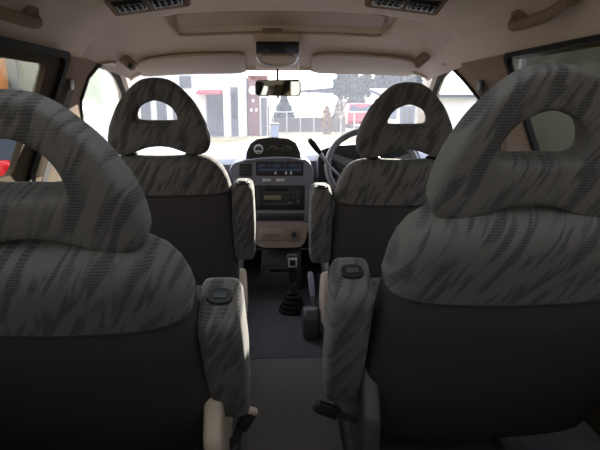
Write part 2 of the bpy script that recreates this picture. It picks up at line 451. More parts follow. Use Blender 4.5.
# grab handles ---------------------------------------------------------------
def grab(side, p0, p1, label):
    a, b_ = Vector(p0), Vector(p1); inn = Vector((-side*.028, 0, -.03))
    rt = thing('grab_handle', label, 'handle', (a+b_)/2)
    path = smooth_path([a, a+inn*.8+(b_-a)*.1, a+inn+(b_-a)*.3, a+inn+(b_-a)*.7, b_+inn*.8-(b_-a)*.1, b_], 6)
    n = len(path)
    bm = B(); tube(bm, path, [.010+.003*math.sin(PI*i/(n-1)) for i in range(n)], 12); obj('grip', bm, M['beige_trim'], rt)
    for p in (a, b_):
        bm = B(); rbox(bm, p, (.022, .05, .03), .008, None, 3); obj('mount', bm, M['beige_trim'], rt)
grab(-1, V(-.562, 1.07, .19), V(-.562, 1.34, .19), 'beige grab handle on the headliner above the left sliding door window')
grab(1, V(.556, 1.14, .195), V(.556, 1.38, .195), 'beige grab handle on the headliner above the right side window')

# sun visors ---------------------------------------------------------------
def visor(pxa, pxb, label, side):
    d = 2.17; s = d/F
    xa = CAM.x+(pxa-276)*s; xb = CAM.x+(pxb-276)*s
    rt = thing('sun_visor', label, 'sun visor', roofp((xa+xb)/2, .85, -.02))
    bm = B(); secs = []; n = 16
    for i in range(n+1):
        x = xa+(xb-xa)*i/n
        e = min(i, n-i); k = [.78, .95, .99, 1][min(e, 3)]
        c = (roofp(x, .70, -.014)+roofp(x, .995, -.012))/2; h = (roofp(x, .995, -.012)-roofp(x, .70, -.014))/2*k
        nn = Vector((0, .35, .9)).normalized()*.010*k
        secs.append([c-h*.96+nn*.3, c-h, c-h*.96-nn*.7, c-h*.5-nn, c+h*.5-nn*1.2, c+h*.95-nn*.9, c+h, c+h*.95+nn*.4, c+h*.5+nn*.9, c-h*.5+nn*.9])
    loft(bm, secs); obj('visor_panel', bm, M['beige'], rt)
    # hinge rod at the outer end
    xo = xa if side < 0 else xb
    q = roofp(xo, .78, -.01)
    bm = B(); tube(bm, [q+Vector((-side*.03, 0, 0)), q+Vector((side*.02, 0, .002)), q+Vector((side*.035, -.005, .012))], .006, 8); obj('hinge_rod', bm, M['charcoal'], rt)
    qi = roofp(xb if side < 0 else xa, .9, -.016)
    bm = B(); rbox(bm, qi+Vector((side*.06, .02, -.008)), (.016, .014, .012), .003); obj('clip', bm, M['charcoal'], rt)
visor(146, 247, 'padded beige sun visor folded up on the left of the roof console', -1)
visor(311, 411, 'padded beige sun visor folded up on the right of the roof console', 1)
# pillar coat hooks / assist mounts at both front corners
for side, px, py in ((-1, 128, 62), (1, 421, 60)):
    p = at(px, py, 2.10)
    rt = thing('roof_hook_mount', 'small beige moulded mount beside the %s sun visor hinge' % ('left' if side < 0 else 'right'), 'mount', p)
    R = Matrix.Rotation(side*-.7, 3, 'Y')
    bm = B(); rbox(bm, p, (.062, .035, .036), .010, R, 3); obj('mount_body', bm, M['beige_trim'], rt)
    if side > 0: continue
    bm = B(); rbox(bm, p+R @ Vector((-side*.016, -.016, -.004)), (.016, .008, .018), .003, R); obj('socket', bm, M['black'], rt)

# roof console + mirror ------------------------------------------------------
p = at(277, 54, 2.08)
rt = thing('roof_console', 'roof console with black switch panel and map lamp above the mirror', 'console', p+Vector((0, 0, .02)))
x0, x1 = at(254, 50, 2.07).x, at(301, 50, 2.07).x; xm = (x0+x1)/2; w_ = x1-x0
bm = B()
prof = [(2.02, .222), (2.035, .196), (2.10, .158), (2.16, .118), (2.185, .113), (2.195, .125), (2.17, .17), (2.10, .21)]
secs = []
for k, ins in ((-1, .012), (-.94, .003), (-.85, 0), (.85, 0), (.94, .003), (1, .012)):
    cc = Vector((0, sum(a for a, _ in prof)/8, sum(b_ for _, b_ in prof)/8))
    row = []
    for d, z in prof:
        q = Vector((0, d, z)); q = q+(cc-q).normalized()*ins; row.append(V(xm+k*w_/2, q.y, q.z))
    secs.append(row)
loft(bm, secs); obj('console_body', bm, M['beige'], rt)
def onface(bm, px0, py0, px1, py1, d0, d1, thick, r=.002, back=0.004):
    """plate: front corners at pixels, depth d0 at the top edge and d1 at the bottom edge"""
    f = [at(px0, py0, d0), at(px1, py0, d0), at(px1, py1, d1), at(px0, py1, d1)]
    n = (f[1]-f[0]).cross(f[3]-f[0]).normalized()
    if n.y > 0: n = -n
    return poly_prism(bm, [q+n*thick for q in f], [q-n*back for q in f], r)
bm = B(); onface(bm, 256, 43, 299, 53, 2.030, 2.07, .004, .002, .012); sp = obj('switch_panel', bm, M['black'], rt)
for a in (265, 284):
    bm = B(); onface(bm, a, 45.5, a+5, 51.5, 2.036, 2.060, .008, .002, .002); obj('switch', bm, M['charcoal'], sp)
bm = B(); tube(bm, smooth_path([at(257, 56, 2.072), at(260, 62, 2.118), at(268, 65, 2.150), at(277, 66, 2.155), at(287, 65, 2.150), at(295, 62, 2.118), at(298, 56, 2.072)], 5), .004, 8); obj('lamp_rim', bm, M['silver'], rt)
bm = B(); onface(bm, 262, 55, 293, 62, 2.078, 2.118, .003, .003, .006); obj('lamp_lens', bm, M['beige'], rt)

p = at(278, 88, 2.17)
rt = thing('rear_view_mirror', 'rear-view mirror on a slim stem below the roof console', 'mirror', p)
hw = (at(301, 88, 2.17).x-at(255, 88, 2.17).x)/2; hh = .031
RZ = Matrix.Rotation(math.radians(-6.5), 3, 'Z')
def mirror_outline(k, y):
    pts = []
    for a, b_ in rrect(-hw*k, -hh*(1-(1-k)*2.5), hw*k, hh*(1-(1-k)*2.5), .014, 5): pts.append(p+RZ @ Vector((a, y, b_*(.93 if a < 0 else 1))))
    return pts
bm = B(); loft(bm, [mirror_outline(.97, -.008), mirror_outline(1, -.004), mirror_outline(1, .006), mirror_outline(.9, .022), mirror_outline(.82, .028)]); obj('mirror_shell', bm, M['charcoal'], rt)
bm = B(); loft(bm, [mirror_outline(.955, -.0095), mirror_outline(.955, -.007)]); obj('mirror_glass', bm, M['mirror'], rt, smooth=False)
bm = B(); tube(bm, [at(277.5, 66, 2.19), at(277.5, 76, 2.19), p+Vector((0, .03, 0))], [.005, .0045, .007], 10); obj('stem', bm, M['charcoal'], rt)
bm = B(); rbox(bm, p+RZ @ Vector((0, -.001, -hh-.003)), (.012, .014, .008), .003); obj('dip_lever', bm, M['black'], rt)

# ================================================================== SEATS
def resample_by_angle(pts, c, n):
    P = []
    m = len(pts)
    for i in range(m):
        a, b_ = Vector(pts[i]), Vector(pts[(i+1) % m])
        for k in range(12): P.append(a.lerp(b_, k/12))
    A = sorted(((math.atan2(q.y-c[1], q.x-c[0]), (q-Vector(c)).length) for q in P))
    A = [(A[-1][0]-2*PI, A[-1][1])]+A+[(A[0][0]+2*PI, A[0][1])]
    out = []
    for k in range(n):
        th = -PI+2*PI*k/n; r = interp(A, th); out.append(Vector((c[0]+r*math.cos(th), c[1]+r*math.sin(th))))
    return out
SC = .0028
half = [(0, 79.3), (11, 80.7), (17, 83.3), (22, 86.9), (28, 93), (36, 103), (42, 114.4), (46.7, 125.5), (49.3, 136.7), (49.8, 144.4), (48, 149.5), (43, 153), (34.5, 154.3), (28, 152.5), (20, 149.3), (11, 146.3), (0, 145.2)]
hout = smooth_path([(x*SC, (160-y)*SC, 0) for x, y in half]+[(-x*SC, (160-y)*SC, 0) for x, y in half[-2:0:-1]], 6, True)
hhole = [(0, 100), (10.6, 103.2), (16, 107.6), (19.2, 113), (19.8, 117.5), (18, 120.6), (10, 121.2), (0, 121.3)]
hhole_ = smooth_path([(x*SC, (160-y)*SC, 0) for x, y in hhole]+[(-x*SC, (160-y)*SC, 0) for x, y in hhole[-2:0:-1]], 6, True)
HC = (0, (160-112.5)*SC)
OUT = resample_by_angle([q.to_2d() for q in hout], HC, 96); INN = resample_by_angle([q.to_2d() for q in hhole_], HC, 96)

def make_seat(name, label, x, yp, zp, theta, inb, front, lift=0, arm_d=0, wf=1, ao=.232, VS=.3, hw=1.0, htilt=0, hs=1.0, hh=1.0, hsx=.92):
    """x centre, (yp,zp) hinge of the backrest (zr), theta recline, inb = +1/-1 inboard side"""
    th = math.radians(theta); ev = Vector((0, -math.sin(th), math.cos(th))); en = Vector((0, math.cos(th), math.sin(th))); eu = Vector((1, 0, 0))
    O = V(x, yp, zp)
    def L(u, v, n): return O+eu*u+ev*v+en*n
    rt = thing(name, label, 'seat', V(x, yp+.2, -.78))
    VT = .445          # top of the backrest
    # headrest (ring round a hole)
    v0 = VT+.002+lift
    ht = math.radians(htilt); ev2 = Vector((0, -math.sin(th-ht), math.cos(th-ht))); en2 = Vector((0, math.cos(th-ht), math.sin(th-ht))); HO = L(0, v0, 0)
    def LH(u, v, n): return HO+eu*u+ev2*(v*hh)+en2*n
    K = 22; T = .030
    bm = B(); rings = []
    for o, i in zip(OUT, INN):
        i = Vector(HC)+Vector(((i-Vector(HC)).x*hsx, (i-Vector(HC)).y*hs))
        e = i-o; Ln = e.length; e.normalize(); r = min(.030, Ln*.42); ring = []
        for k in range(K):
            a = 2*PI*k/K; ca, sa = math.cos(a), math.sin(a)
            # rounded rectangle in (along, depth)
            sx_ = math.copysign(abs(ca)**.32, ca); sy_ = math.copysign(abs(sa)**.45, sa)
            q = o+e*(Ln/2-sx_*Ln/2)
            fade = 1-.4*max(0, (q.y-.12)/.12)
            ring.append(LH(q.x*hw, q.y, sy_*T*fade))
        rings.append([bm.verts.new(w) for w in ring])
    rings.append(rings[0])
    for A, Bq in zip(rings, rings[1:]):
        for k in range(K): bm.faces.new((A[k], A[(k+1) % K], Bq[(k+1) % K], Bq[k]))
    hr = obj('headrest', bm, M['moquette'], rt)
    for s in (-1, 1):
        bm2 = B(); tube(bm2, [L(s*.086, VT-.05, .006), L(s*.086, v0+.02, .006)], .0055, 10); po = obj('headrest_post', bm2, M['chrome'], rt)
        bm2 = B(); lathe(bm2, L(s*.086, VT-.006, .006), ev, [(0, .02), (.008, .02), (.012, .014), (.013, .006)], 16); obj('post_guide', bm2, M['black'], po)
    # backrest, lofted in two parts: patterned shoulders above, plain back below
    wtab = [(-.10, .205), (0, .212), (.1, .208), (.2, .203), (.30, .197), (.345, .193), (.38, .184), (.405, .172), (.424, .155), (.437, .135), (.444, .108), (.446, .085)]
    ttab = [(-.10, .05), (0, .062), (.1, .062), (.2, .060), (.30, .058), (.38, .054), (.405, .050), (.424, .043), (.437, .033), (.444, .020), (.446, .006)]
    def sec(v, g=0):
        w = interp(wtab, v)*wf+g; wo = w*(1+(0 if front else .5)*max(0, min(1, (.32-v)/.30))); t = interp(ttab, v)+g; pts = []
        for k in range(40):
            a = 2*PI*k/40; ca, sa = math.cos(a), math.sin(a)
            q = math.copysign(abs(ca)**.42, ca); y_ = math.copysign(abs(sa)**.55, sa)
            sag = -.012*(1-q*q) if y_ < 0 else -.02*(1-q*q)
            pts.append(L(q*(w if q*inb > 0 else wo), v+0, y_*t+sag))
        return pts
    bm = B(); loft(bm, [sec(v) for v in (VS, VS+.004, .31, .345, .38, .395, .405, .416, .424, .431, .437, .441, .444, .446) if v >= VS]); obj('backrest_top', bm, M['moquette'], rt)
    bm = B(); loft(bm, [sec(-.175, -.03), sec(-.17, -.012), sec(-.155, -.004)]+[sec(v, -.003) for v in (-.10, -.05, 0, .1, .2, VS-.012)]+[sec(VS-.004, -.006), sec(VS+.004, -.012)]); obj('backrest', bm, M['plain_cloth'], rt)
    bm = B(); s_ = sec(VS+.001, -.001); s_.append(s_[0]); tube(bm, s_, .0022, 6); obj('piping', bm, M['plain_cloth'], rt)
    # seat cushion
    bm = B(); secs = []
    for dd, w, h in ((-.03, .15, .03), (-.02, .175, .055), (.03, .185, .065), (.2, .19, .07), (.38, .19, .075), (.45, .185, .065), (.475, .165, .04)):
        secs.append([V(x+math.copysign(abs(math.cos(2*PI*k/28))**.45, math.cos(2*PI*k/28))*w, yp+.10+dd, zp-.035+math.copysign(abs(math.sin(2*PI*k/28))**.55, math.sin(2*PI*k/28))*h) for k in range(28)])
    loft(bm, secs); obj('cushion', bm, M['moquette'], rt)
    zb = zp-.09
    if front:
        bm = B(); rbox(bm, V(x, yp+.30, (zb-.78)/2), (.40, .46, zb+.78), .012); obj('seat_base', bm, M['carpet'], rt)
        # beige side cover by the hinge on the inboard side
        bm = B(); poly_prism(bm, [V(x+inb*.198, yp+a, zp+b_) for a, b_ in ((-.05, -.10), (.10, -.13), (.16, -.08), (.08, .04), (.0, .07), (-.055, .03))],
                             [V(x+inb*.222, yp+a, zp+b_) for a, b_ in ((-.05, -.10), (.10, -.13), (.16, -.08), (.08, .04), (.0, .07), (-.055, .03))], .006); obj('hinge_cover', bm, M['beige'], rt)
    else:
        bm = B(); rbox(bm, V(x, yp+.32, (zb-.10-.72)/2-.01), (.34, .40, .10), .01); obj('seat_frame', bm, M['charcoal'], rt)
        for sx_ in (-1, 1):
            bm = B(); rbox(bm, V(x+sx_*.15, yp+.32, -.765), (.05, .56, .03), .006); obj('slide_rail', bm, M['charcoal'], rt)
            for q in (.16, .48):
                bm = B(); rbox(bm, V(x+sx_*.15, yp+q, (zb-.02-.755)/2), (.035, .05, .755+zb+.02), .006); obj('leg', bm, M['charcoal'], rt)
        o2 = [(-.09, -.16), (.08, -.19), (.16, -.10), (.12, .02), (.03, .075), (-.05, .05), (-.10, -.04)]
        bm = B(); poly_prism(bm, [V(x+inb*.180, yp+a, zp+b_) for a, b_ in o2], [V(x+inb*.214, yp+a, zp+b_) for a, b_ in o2], .010, 3); obj('hinge_cover', bm, M['beige'] if x < 0 else M['charcoal'], rt)
    # folded-up armrest on the inboard side
    ua = inb*ao; al = .235 if front else .326; va0 = .12 if front else -.038; aw = 1 if front else 1.1; bn_ = .006 if front else .016
    bm = B(); secs = []
    for vv, w, t in ((0, .018, .03), (.006, .028, .046), (.02, .032, .054), (al*.5, .034, .058), (al-.025, .032, .056), (al-.008, .029, .050), (al, .021, .040)):
        secs.append([L(ua+math.copysign(abs(math.cos(2*PI*k/32))**.4, math.cos(2*PI*k/32))*w*aw, va0+vv, .01+arm_d+math.copysign(abs(math.sin(2*PI*k/32))**.4, math.sin(2*PI*k/32))*t) for k in range(32)])
    loft(bm, secs); ar = obj('armrest', bm, M['moquette'], rt)
    # black tilt button on the tip of the armrest
    bm = B(); Rm = Matrix((eu, en, ev)).transposed()
    secs = []
    for h, g in ((-.004, 1), (.003, 1), (.005, .92)):
        secs.append([L(ua+math.cos(2*PI*k/20)*.0205*g, va0+al+h, bn_+arm_d+math.copysign(abs(math.sin(2*PI*k/20))**.7, math.sin(2*PI*k/20))*.016*g) for k in range(20)])
    loft(bm, secs); bt = obj('button', bm, M['black'], ar)
    bm = B(); rbox(bm, L(ua, va0+al+.006, bn_+arm_d), (.022, .013, .004), .002, Rm); obj('button_cap', bm, M['charcoal'], bt)
    return rt, L

make_seat('front_seat', 'left front passenger seat, dark patterned cloth, holed headrest, seen from behind', -.345, 1.695, -.586, 12, 1, True, -.015, 0, 1, .226, .345, hsx=1.0)
make_seat('front_seat', 'right front driver seat in dark patterned cloth facing the steering wheel', .345, 1.695, -.600, 12, -1, True, -.012, 0, 1, .234, .325, hsx=1.0)
seat_l, _ = make_seat('second_row_seat', 'near left second row seat, reclined, holed headrest, nearest the left window', -.335, .985, -.545, 35, 1, False, -.034, 0, .98, .225, .318, 1.05, 14, 1.25, 1.02, .95)
seat_r, _ = make_seat('second_row_seat', 'near right second row seat with tall holed headrest by the right window', .352, 1.03, -.545, 29, -1, False, -.038, 0, 1.0, .246, .297, 1.05, 10, 1.13, 1.09, 1.06)

# seat belt buckles between the seats
def buckle(p, rot, seat, cap, label):
    R = Euler(rot).to_matrix()
    bm = B(); rbox(bm, Vector(p), (.026, .018, .052), .005, R, 3); rt = obj('belt_buckle', bm, M['black'], seat); rt['label'] = label
    bm = B(); rbox(bm, Vector(p)+R @ Vector((0, -.001, .026)), (.024, .016, .012), .004, R); obj('buckle_top', bm, cap, rt)
    bm = B(); tube(bm, [Vector(p)+R @ Vector((0, 0, -.024)), Vector(p)+R @ Vector((0, .004, -.07)), Vector(p)+R @ Vector((0, .01, -.12))], .008, 8); obj('buckle_stalk', bm, M['belt'], rt)
buckle(at(246, 420, 1.02), (.2, .45, .2), seat_l, M['beige'], 'black belt buckle with beige top')
buckle(at(328, 410, 1.0), (.3, -1.0, 0), seat_r, M['black'], 'black belt buckle')
# belt on both door pillars
for side, nm in ((-1, 'left'), (1, 'right')):
    q = 1.735 if side < 0 else 1.80
    rt = thing('seat_belt', 'dark seat belt hanging on the %s door pillar' % nm, 'seat belt', V(side*.645, q, .03))
    x = lambda z: side*(xs(z)-.016)
    o = ((q-.024, .04), (q+.022, .04), (q+.0, -.25), (q-.046, -.25))
    bm = B(); poly_prism(bm, [V(x(a), d, a) for d, a in o], [V(x(a)+side*.002, d, a) for d, a in o]); obj('webbing', bm, M['belt'], rt)
    bm = B(); rbox(bm, V(x(.04)+side*.004, q, .045), (.012, .036, .032), .005, None, 3); obj('guide_loop', bm, M['charcoal'], rt)

# ================================================================== DASHBOARD
dash = thing('dashboard', 'grey dashboard with tall centre stack across the front of the cabin', 'dashboard', V(0, 2.55, -.56))
bm = B(); secs = []
for x in (-.735, -.70, -.5, -.25, 0, .25, .5, .70, .735):
    e = .02 if abs(x) > .72 else 0
    hump = .03*math.exp(-((x-.36)/.2)**4)
    pr = [(2.89, -.215), (2.70, -.222+hump*.4), (2.45, -.232+hump), (2.33, -.240+hump), (2.295, -.258+hump), (2.29, -.30), (2.32, -.40), (2.36, -.50), (2.46, -.56), (2.89, -.56)]
    secs.append([V(x, d, z) for d, z in pr])
loft(bm, secs); obj('dash_body', bm, M['dash_grey'], dash)
def FD(py): return 2.235-(py-160)*.0007     # depth of the stack's face
# centre stack moulding: a rounded outline that narrows downwards
left = [(239, 161), (231, 166), (230, 174), (237, 186), (246, 198), (250, 212), (252, 222)]
right = [(308, 222), (309, 212), (311, 198), (313, 186), (314, 174), (311, 164), (302, 158)]
outl = smooth_path([(a, b_, 0) for a, b_ in left+right+[(270, 156)]], 4, True)
bm = B(); n = len(outl)
f0 = [at(q.x+(275-q.x)*.02, q.y+(190-q.y)*.02, FD(q.y)-.004) for q in outl]; f1 = [at(q.x, q.y, FD(q.y)+.004) for q in outl]
f2 = [w+Vector((0, .10, 0)) for w in f1]
loft(bm, [f0, f1, f2]); obj('centre_stack', bm, M['dash_grey'], dash)
# lower beige fascia
outl = smooth_path([(a, b_, 0) for a, b_ in ((253, 223), (280, 222), (308, 223), (307, 234), (304, 244), (297, 247.5), (278, 248), (262, 247.5), (256, 244), (253, 234))], 4, True)
f0 = [at(q.x+(280-q.x)*.03, q.y+(235-q.y)*.03, FD(q.y)-.006) for q in outl]; f1 = [at(q.x, q.y, FD(q.y)) for q in outl]
bm = B(); loft(bm, [f0, f1, [w+Vector((0, .12, 0)) for w in f1]]); obj('lower_fascia', bm, M['fascia'], dash)
def plate(px0, py0, px1, py1, th, r=.002, back=.006, ext=0):
    bm = B(); return onface(bm, px0, py0, px1, py1, FD(py0), FD(py1), .004+th, r, back)
# gauge pod on top
podo = [(246, 161), (246.5, 152), (250, 144), (257, 139), (272, 137.2), (288, 138.5), (296, 143), (300, 152), (301.5, 160)]
def podring(k, d, dz=0): return [at(274+(a-274)*k, 160+(b_-160)*k+dz, d) for a, b_ in podo]
bm = B(); loft(bm, [podring(1, 2.24), podring(1.0, 2.27), podring(.93, 2.55)]); pod = obj('gauge_pod', bm, M['charcoal'], dash)
bm = B(); loft(bm, [podring(.90, 2.236, -.4), podring(.90, 2.25, -.4)]); gf = obj('gauge_face', bm, M['black'], pod)
c = at(258.5, 149, 2.233)
bm = B(); lathe(bm, c, (0, -1, .15), [(0, .019), (.003, .019), (.0035, .017)], 24); dl = obj('dial', bm, M['white_mark'], gf)
bm = B(); lathe(bm, c+Vector((0, -.0035, -.002)), (0, -1, .15), [(0, .0135), (.002, .0135)], 24); obj('dial_centre', bm, M['charcoal'], dl)
bm = B(); rbox(bm, c+Vector((0, -.006, -.008)), (.022, .002, .006), .001); obj('dial_scale', bm, M['white_mark'], dl)
for a in (273, 287):
    c2 = at(a, 150, 2.233); bm = B(); pts = [c2+Vector((math.cos(t)*.020, 0, math.sin(t)*.014)) for t in [PI*k/10 for k in range(11)]]
    tube(bm, pts, .0012, 6); obj('gauge_arc', bm, M['lcd'], gf)
    bm = B(); tube(bm, [c2, c2+Vector((.010, -.001, .007))], .0012, 6); obj('needle', bm, M['lcd'], gf)
# pod brow lip
bm = B(); tube(bm, smooth_path([at(244, 161, 2.225), at(258, 159.5, 2.222), at(275, 158.5, 2.222), at(292, 158.8, 2.222), at(303, 161, 2.225)], 4), .006, 8); obj('pod_lip', bm, M['dash_grey'], dash)
# round-cornered air vent
bm = plate(239, 163.5, 252.5, 177, .002, .006); vt = obj('air_vent', bm, M['black'], dash)
bm = B()
for k in range(4):
    y = 166+k*3; onface(bm, 240.5, y, 251.5, y+1, FD(y), FD(y+1), .009, .0005, .002)
obj('louvres', bm, M['charcoal'], vt)
# climate panel with its sliders
bm = plate(256, 162, 303.5, 176, .001, .002); cp = obj('climate_panel', bm, M['black'], dash)
bm = plate(258.5, 163.5, 301, 167.5, .003, .0008); obj('button_row', bm, M['blue_lit'], cp)
bm = plate(258.5, 168.5, 301, 171, .003, .0008); obj('slider_scale', bm, M['blue_lit'], cp)
for i in range(8):
    a = 259.5+i*5.2; bm = plate(a, 164, a+3.6, 167, .0055, .0008); obj('panel_button', bm, M['charcoal'] if i % 3 else M['blue_lit'], cp)
for a in (274.5, 285, 290):
    bm = plate(a, 171.5, a+2, 174.5, .006, .0008); obj('slider_knob', bm, M['silver'], cp)
# two bright push switches under it
for a in (262.5, 276):
    bm = plate(a, 178.5, a+8.5, 181.8, .004, .0015); obj('push_switch', bm, M['silver'], dash)
# radio
bm = plate(253.5, 185, 305, 210.5, .001, .003); ra = obj('radio', bm, M['black'], dash)
bm = plate(264, 195.5, 281, 199.8, .003, .001); obj('display', bm, M['lcd'], ra)
bm = plate(265, 188.5, 288, 190.5, .003, .0008); obj('cassette_slot', bm, M['rubber'], ra)
for i in range(6):
    a = 263+i*4; bm = plate(a, 203, a+3.2, 205.6, .0035, .0008); obj('radio_button', bm, M['charcoal'], ra)
for i in range(3):
    for j in range(3):
        a = 286+i*5; y = 191.5+j*5; bm = plate(a, y, a+3.6, y+3, .0035, .0008); obj('radio_button', bm, M['charcoal'], ra)
for a, y in ((289, 202), (297, 200)):
    bm = plate(a, y, a+2, y+1.6, .006, .0005); obj('marking', bm, M['lcd'], ra)
bm = plate(256.5, 188, 260.5, 207, .003, .001); obj('side_key', bm, M['charcoal'], ra)
# storage pocket, ashtray, lighter
bm = plate(256, 213, 304.5, 221, .002, .003); sp_ = obj('storage_pocket', bm, M['charcoal'], dash)
bm = plate(259, 215, 302, 219, .004, .001); obj('pocket_flap', bm, M['black'], sp_)
bm = plate(259, 229, 283.5, 240.5, .006, .003); at_ = obj('ashtray', bm, M['fascia'], dash)
bm = plate(263, 233, 280, 236, .0085, .001); obj('ashtray_grip', bm, M['beige_trim'], at_)
bm = plate(287, 228, 301, 241.5, .006, .003); ls = obj('lighter_panel', bm, M['beige_trim'], dash)
bm = B(); lathe(bm, at(294, 234.5, FD(234)-.011), (0, -1, .1), [(0, .012), (.006, .012), (.007, .009)], 20); obj('lighter_knob', bm, M['charcoal'], ls)
# dark box below the stack
bm = B(); f = [at(262, 250, 2.30), at(301, 250, 2.30), at(302, 291, 2.24), at(259, 291, 2.24)]
poly_prism(bm, f, [q+Vector((0, .25, 0)) for q in f], .006); lb = obj('lower_console', bm, M['charcoal'], dash)
bm = B(); onface(bm, 270, 269, 294, 272, 2.272, 2.268, .003, .0005, .004); obj('slot', bm, M['rubber'], lb)
bm = B(); onface(bm, 263, 265, 300, 265.8, 2.278, 2.277, .003, .0005, .004); obj('seam', bm, M['black'], lb)
# instrument binnacle in front of the driver
bm = B()
hood = [(318, 178), (318, 158), (322, 150), (332, 146), (365, 144), (400, 145), (416, 149), (420, 158), (420, 178)]
def hr_(k, d, dy=0): return [at(369+(a-369)*k, 164+(b_-164)*k+dy, d) for a, b_ in hood]
loft(bm, [hr_(.93, 2.27, 1), hr_(1, 2.24), hr_(1.03, 2.28), hr_(1.0, 2.5)]); bn = obj('binnacle', bm, M['dash_grey'], dash)
bm = B(); loft(bm, [hr_(.92, 2.236, 1.5), hr_(.92, 2.262, 1.5)]); fc = obj('instrument_face', bm, M['black'], bn)
for a in (345, 372, 399):
    bm = B(); lathe(bm, at(a, 163, 2.236), (0, -1, .2), [(0, .034), (.003, .034), (.004, .030)], 24); g = obj('instrument_dial', bm, M['charcoal'], fc)
    bm = B(); tube(bm, [at(a, 163, 2.230), at(a-4, 158, 2.230)], .0014, 6); obj('needle', bm, M['white_mark'], g)
bm = B(); onface(bm, 319, 181, 329, 197, 2.27, 2.28, .004, .002, .01); obj('switch_bank', bm, M['black'], dash)
# knee panel right of the stack
bm = B(); onface(bm, 309, 200, 420, 232, 2.31, 2.34, .004, .008, .05); obj('knee_panel', bm, M['dash_grey'], dash)
# left side air outlet
bm = B(); onface(bm, 170, 172, 190, 190, 2.28, 2.29, .006, .004, .01); obj('air_vent', bm, M['black'], dash)

# steering wheel -----------------------------------------------------------
wc = at(373, 168, 2.10)
ax = Vector((0, -math.cos(math.radians(38)), math.sin(math.radians(38))))      # towards the driver
rt = thing('steering_wheel', 'grey four spoke steering wheel in front of the right front seat', 'steering wheel', wc)
a1 = Vector((1, 0, 0)); a2 = ax.cross(a1).normalized()
if a2.z < 0: a2 = -a2
RW = .172
bm = B(); secs = []
NW = 64
for i in range(NW):
    t = 2*PI*i/NW; c = wc+(a1*math.cos(t)+a2*math.sin(t))*RW; rd = (a1*math.cos(t)+a2*math.sin(t))
    secs.append([c+rd*math.cos(k*2*PI/12)*.0125+ax*math.sin(k*2*PI/12)*.0145 for k in range(12)])
secs.append(secs[0]); rings = [[bm.verts.new(p) for p in s] for s in secs[:-1]]; rings.append(rings[0])
for A, Bq in zip(rings, rings[1:]):
    for k in range(12): bm.faces.new((A[k], A[(k+1) % 12], Bq[(k+1) % 12], Bq[k]))
obj('rim', bm, M['wheel'], rt)
bm = B(); hub = []
for k in range(32):
    t = 2*PI*k/32; hub.append((math.copysign(abs(math.cos(t))**.6, math.cos(t))*.082, math.copysign(abs(math.sin(t))**.6, math.sin(t))*.058))
loft(bm, [[wc+a1*u*g+a2*(v*g-.012)+ax*h for u, v in hub] for h, g in ((-.055, .7), (-.04, .95), (-.02, 1), (-.006, .93), (.0, .7))]); obj('hub_pad', bm, M['dash_grey'], rt)
for t in (20, 160, 235, 305):
    tr_ = math.radians(t); e = a1*math.cos(tr_)+a2*math.sin(tr_); s_ = ax.cross(e)
    bm = B(); loft(bm, [[wc+e*r+s_*w*q+ax*(h+dh) for q, dh in ((-1, -.006), (1, -.006), (1, .004), (-1, .004))] for r, w, h in ((.055, .022, -.02), (.10, .016, -.016), (.14, .013, -.007), (.168, .012, 0))])
    obj('spoke', bm, M['wheel'], rt)
# column with stalk (the pale lever with dark grip)
bm = B(); loft(bm, [[wc-ax*h+a1*math.cos(2*PI*k/20)*r+a2*math.sin(2*PI*k/20)*r*.9 for k in range(20)] for h, r in ((.058, .035), (.065, .05), (.15, .052), (.26, .056))]); col = obj('steering_column', bm, M['dash_grey'], dash)
s0 = at(342, 178, 2.17); s1 = at(330, 167, 2.10); s2 = at(320, 153, 2.05); s3 = at(310, 140, 2.02)
bm = B(); tube(bm, [s0, s1, s2.lerp(s1, .25)], [.006, .0055, .006], 10); tube(bm, [s1, s2, s2.lerp(s3, .1)], [.0055, .007, .0075], 10); obj('wiper_stalk', bm, M['silver'], col)
bm = B(); tube(bm, [s2, s2.lerp(s3, .3), s2.lerp(s3, .8), s3, s3+(s3-s2).normalized()*.005], [.0075, .011, .012, .010, .004], 12); obj('stalk_grip', bm, M['black'], col)
bm = B(); tube(bm, [wc-ax*.09, at(400, 172, 2.12), at(412, 168, 2.10)], [.006, .006, .009], 10); obj('indicator_stalk', bm, M['black'], col)

# gear lever ------------------------------------------------------------------
gb = at(292.5, 317, 2.0); gb.z = 0.0
rt = thing('gear_lever', 'black gear lever with ribbed rubber boot on the carpet between the front seats', 'gear lever', gb)
bm = B(); lathe(bm, gb, (0, 0, 1), [(0, .052), (.010, .052), (.014, .044), (.020, .048), (.026, .046), (.030, .037), (.037, .041), (.044, .039), (.048, .030), (.056, .034), (.062, .031), (.066, .022), (.076, .025), (.082, .018), (.10, .012)], 28); obj('boot', bm, M['rubber'], rt)
kt = at(292.5, 262, 2.0)
bm = B(); tube(bm, [gb+Vector((0, 0, .09)), gb.lerp(kt, .6), kt], [.012, .010, .009], 12); obj('shaft', bm, M['charcoal'], rt)
bm = B(); loft(bm, [[kt+Vector((math.copysign(abs(math.cos(2*PI*k/24))**.6, math.cos(2*PI*k/24))*w, math.copysign(abs(math.sin(2*PI*k/24))**.6, math.sin(2*PI*k/24))*w, h)) for k in range(24)] for h, w in ((-.075, .011), (-.06, .016), (-.02, .020), (.0, .0235), (.02, .0235), (.028, .018))]); kb = obj('knob', bm, M['black'], rt)
bm = B(); rbox(bm, kt+Vector((0, -.0235, .004)), (.034, .004, .036), .006, None, 3); kp = obj('shift_plate', bm, M['silver'], kb)
bm = B(); rbox(bm, kt+Vector((0, -.0255, .004)), (.020, .003, .022), .003); obj('plate_centre', bm, M['black'], kp)
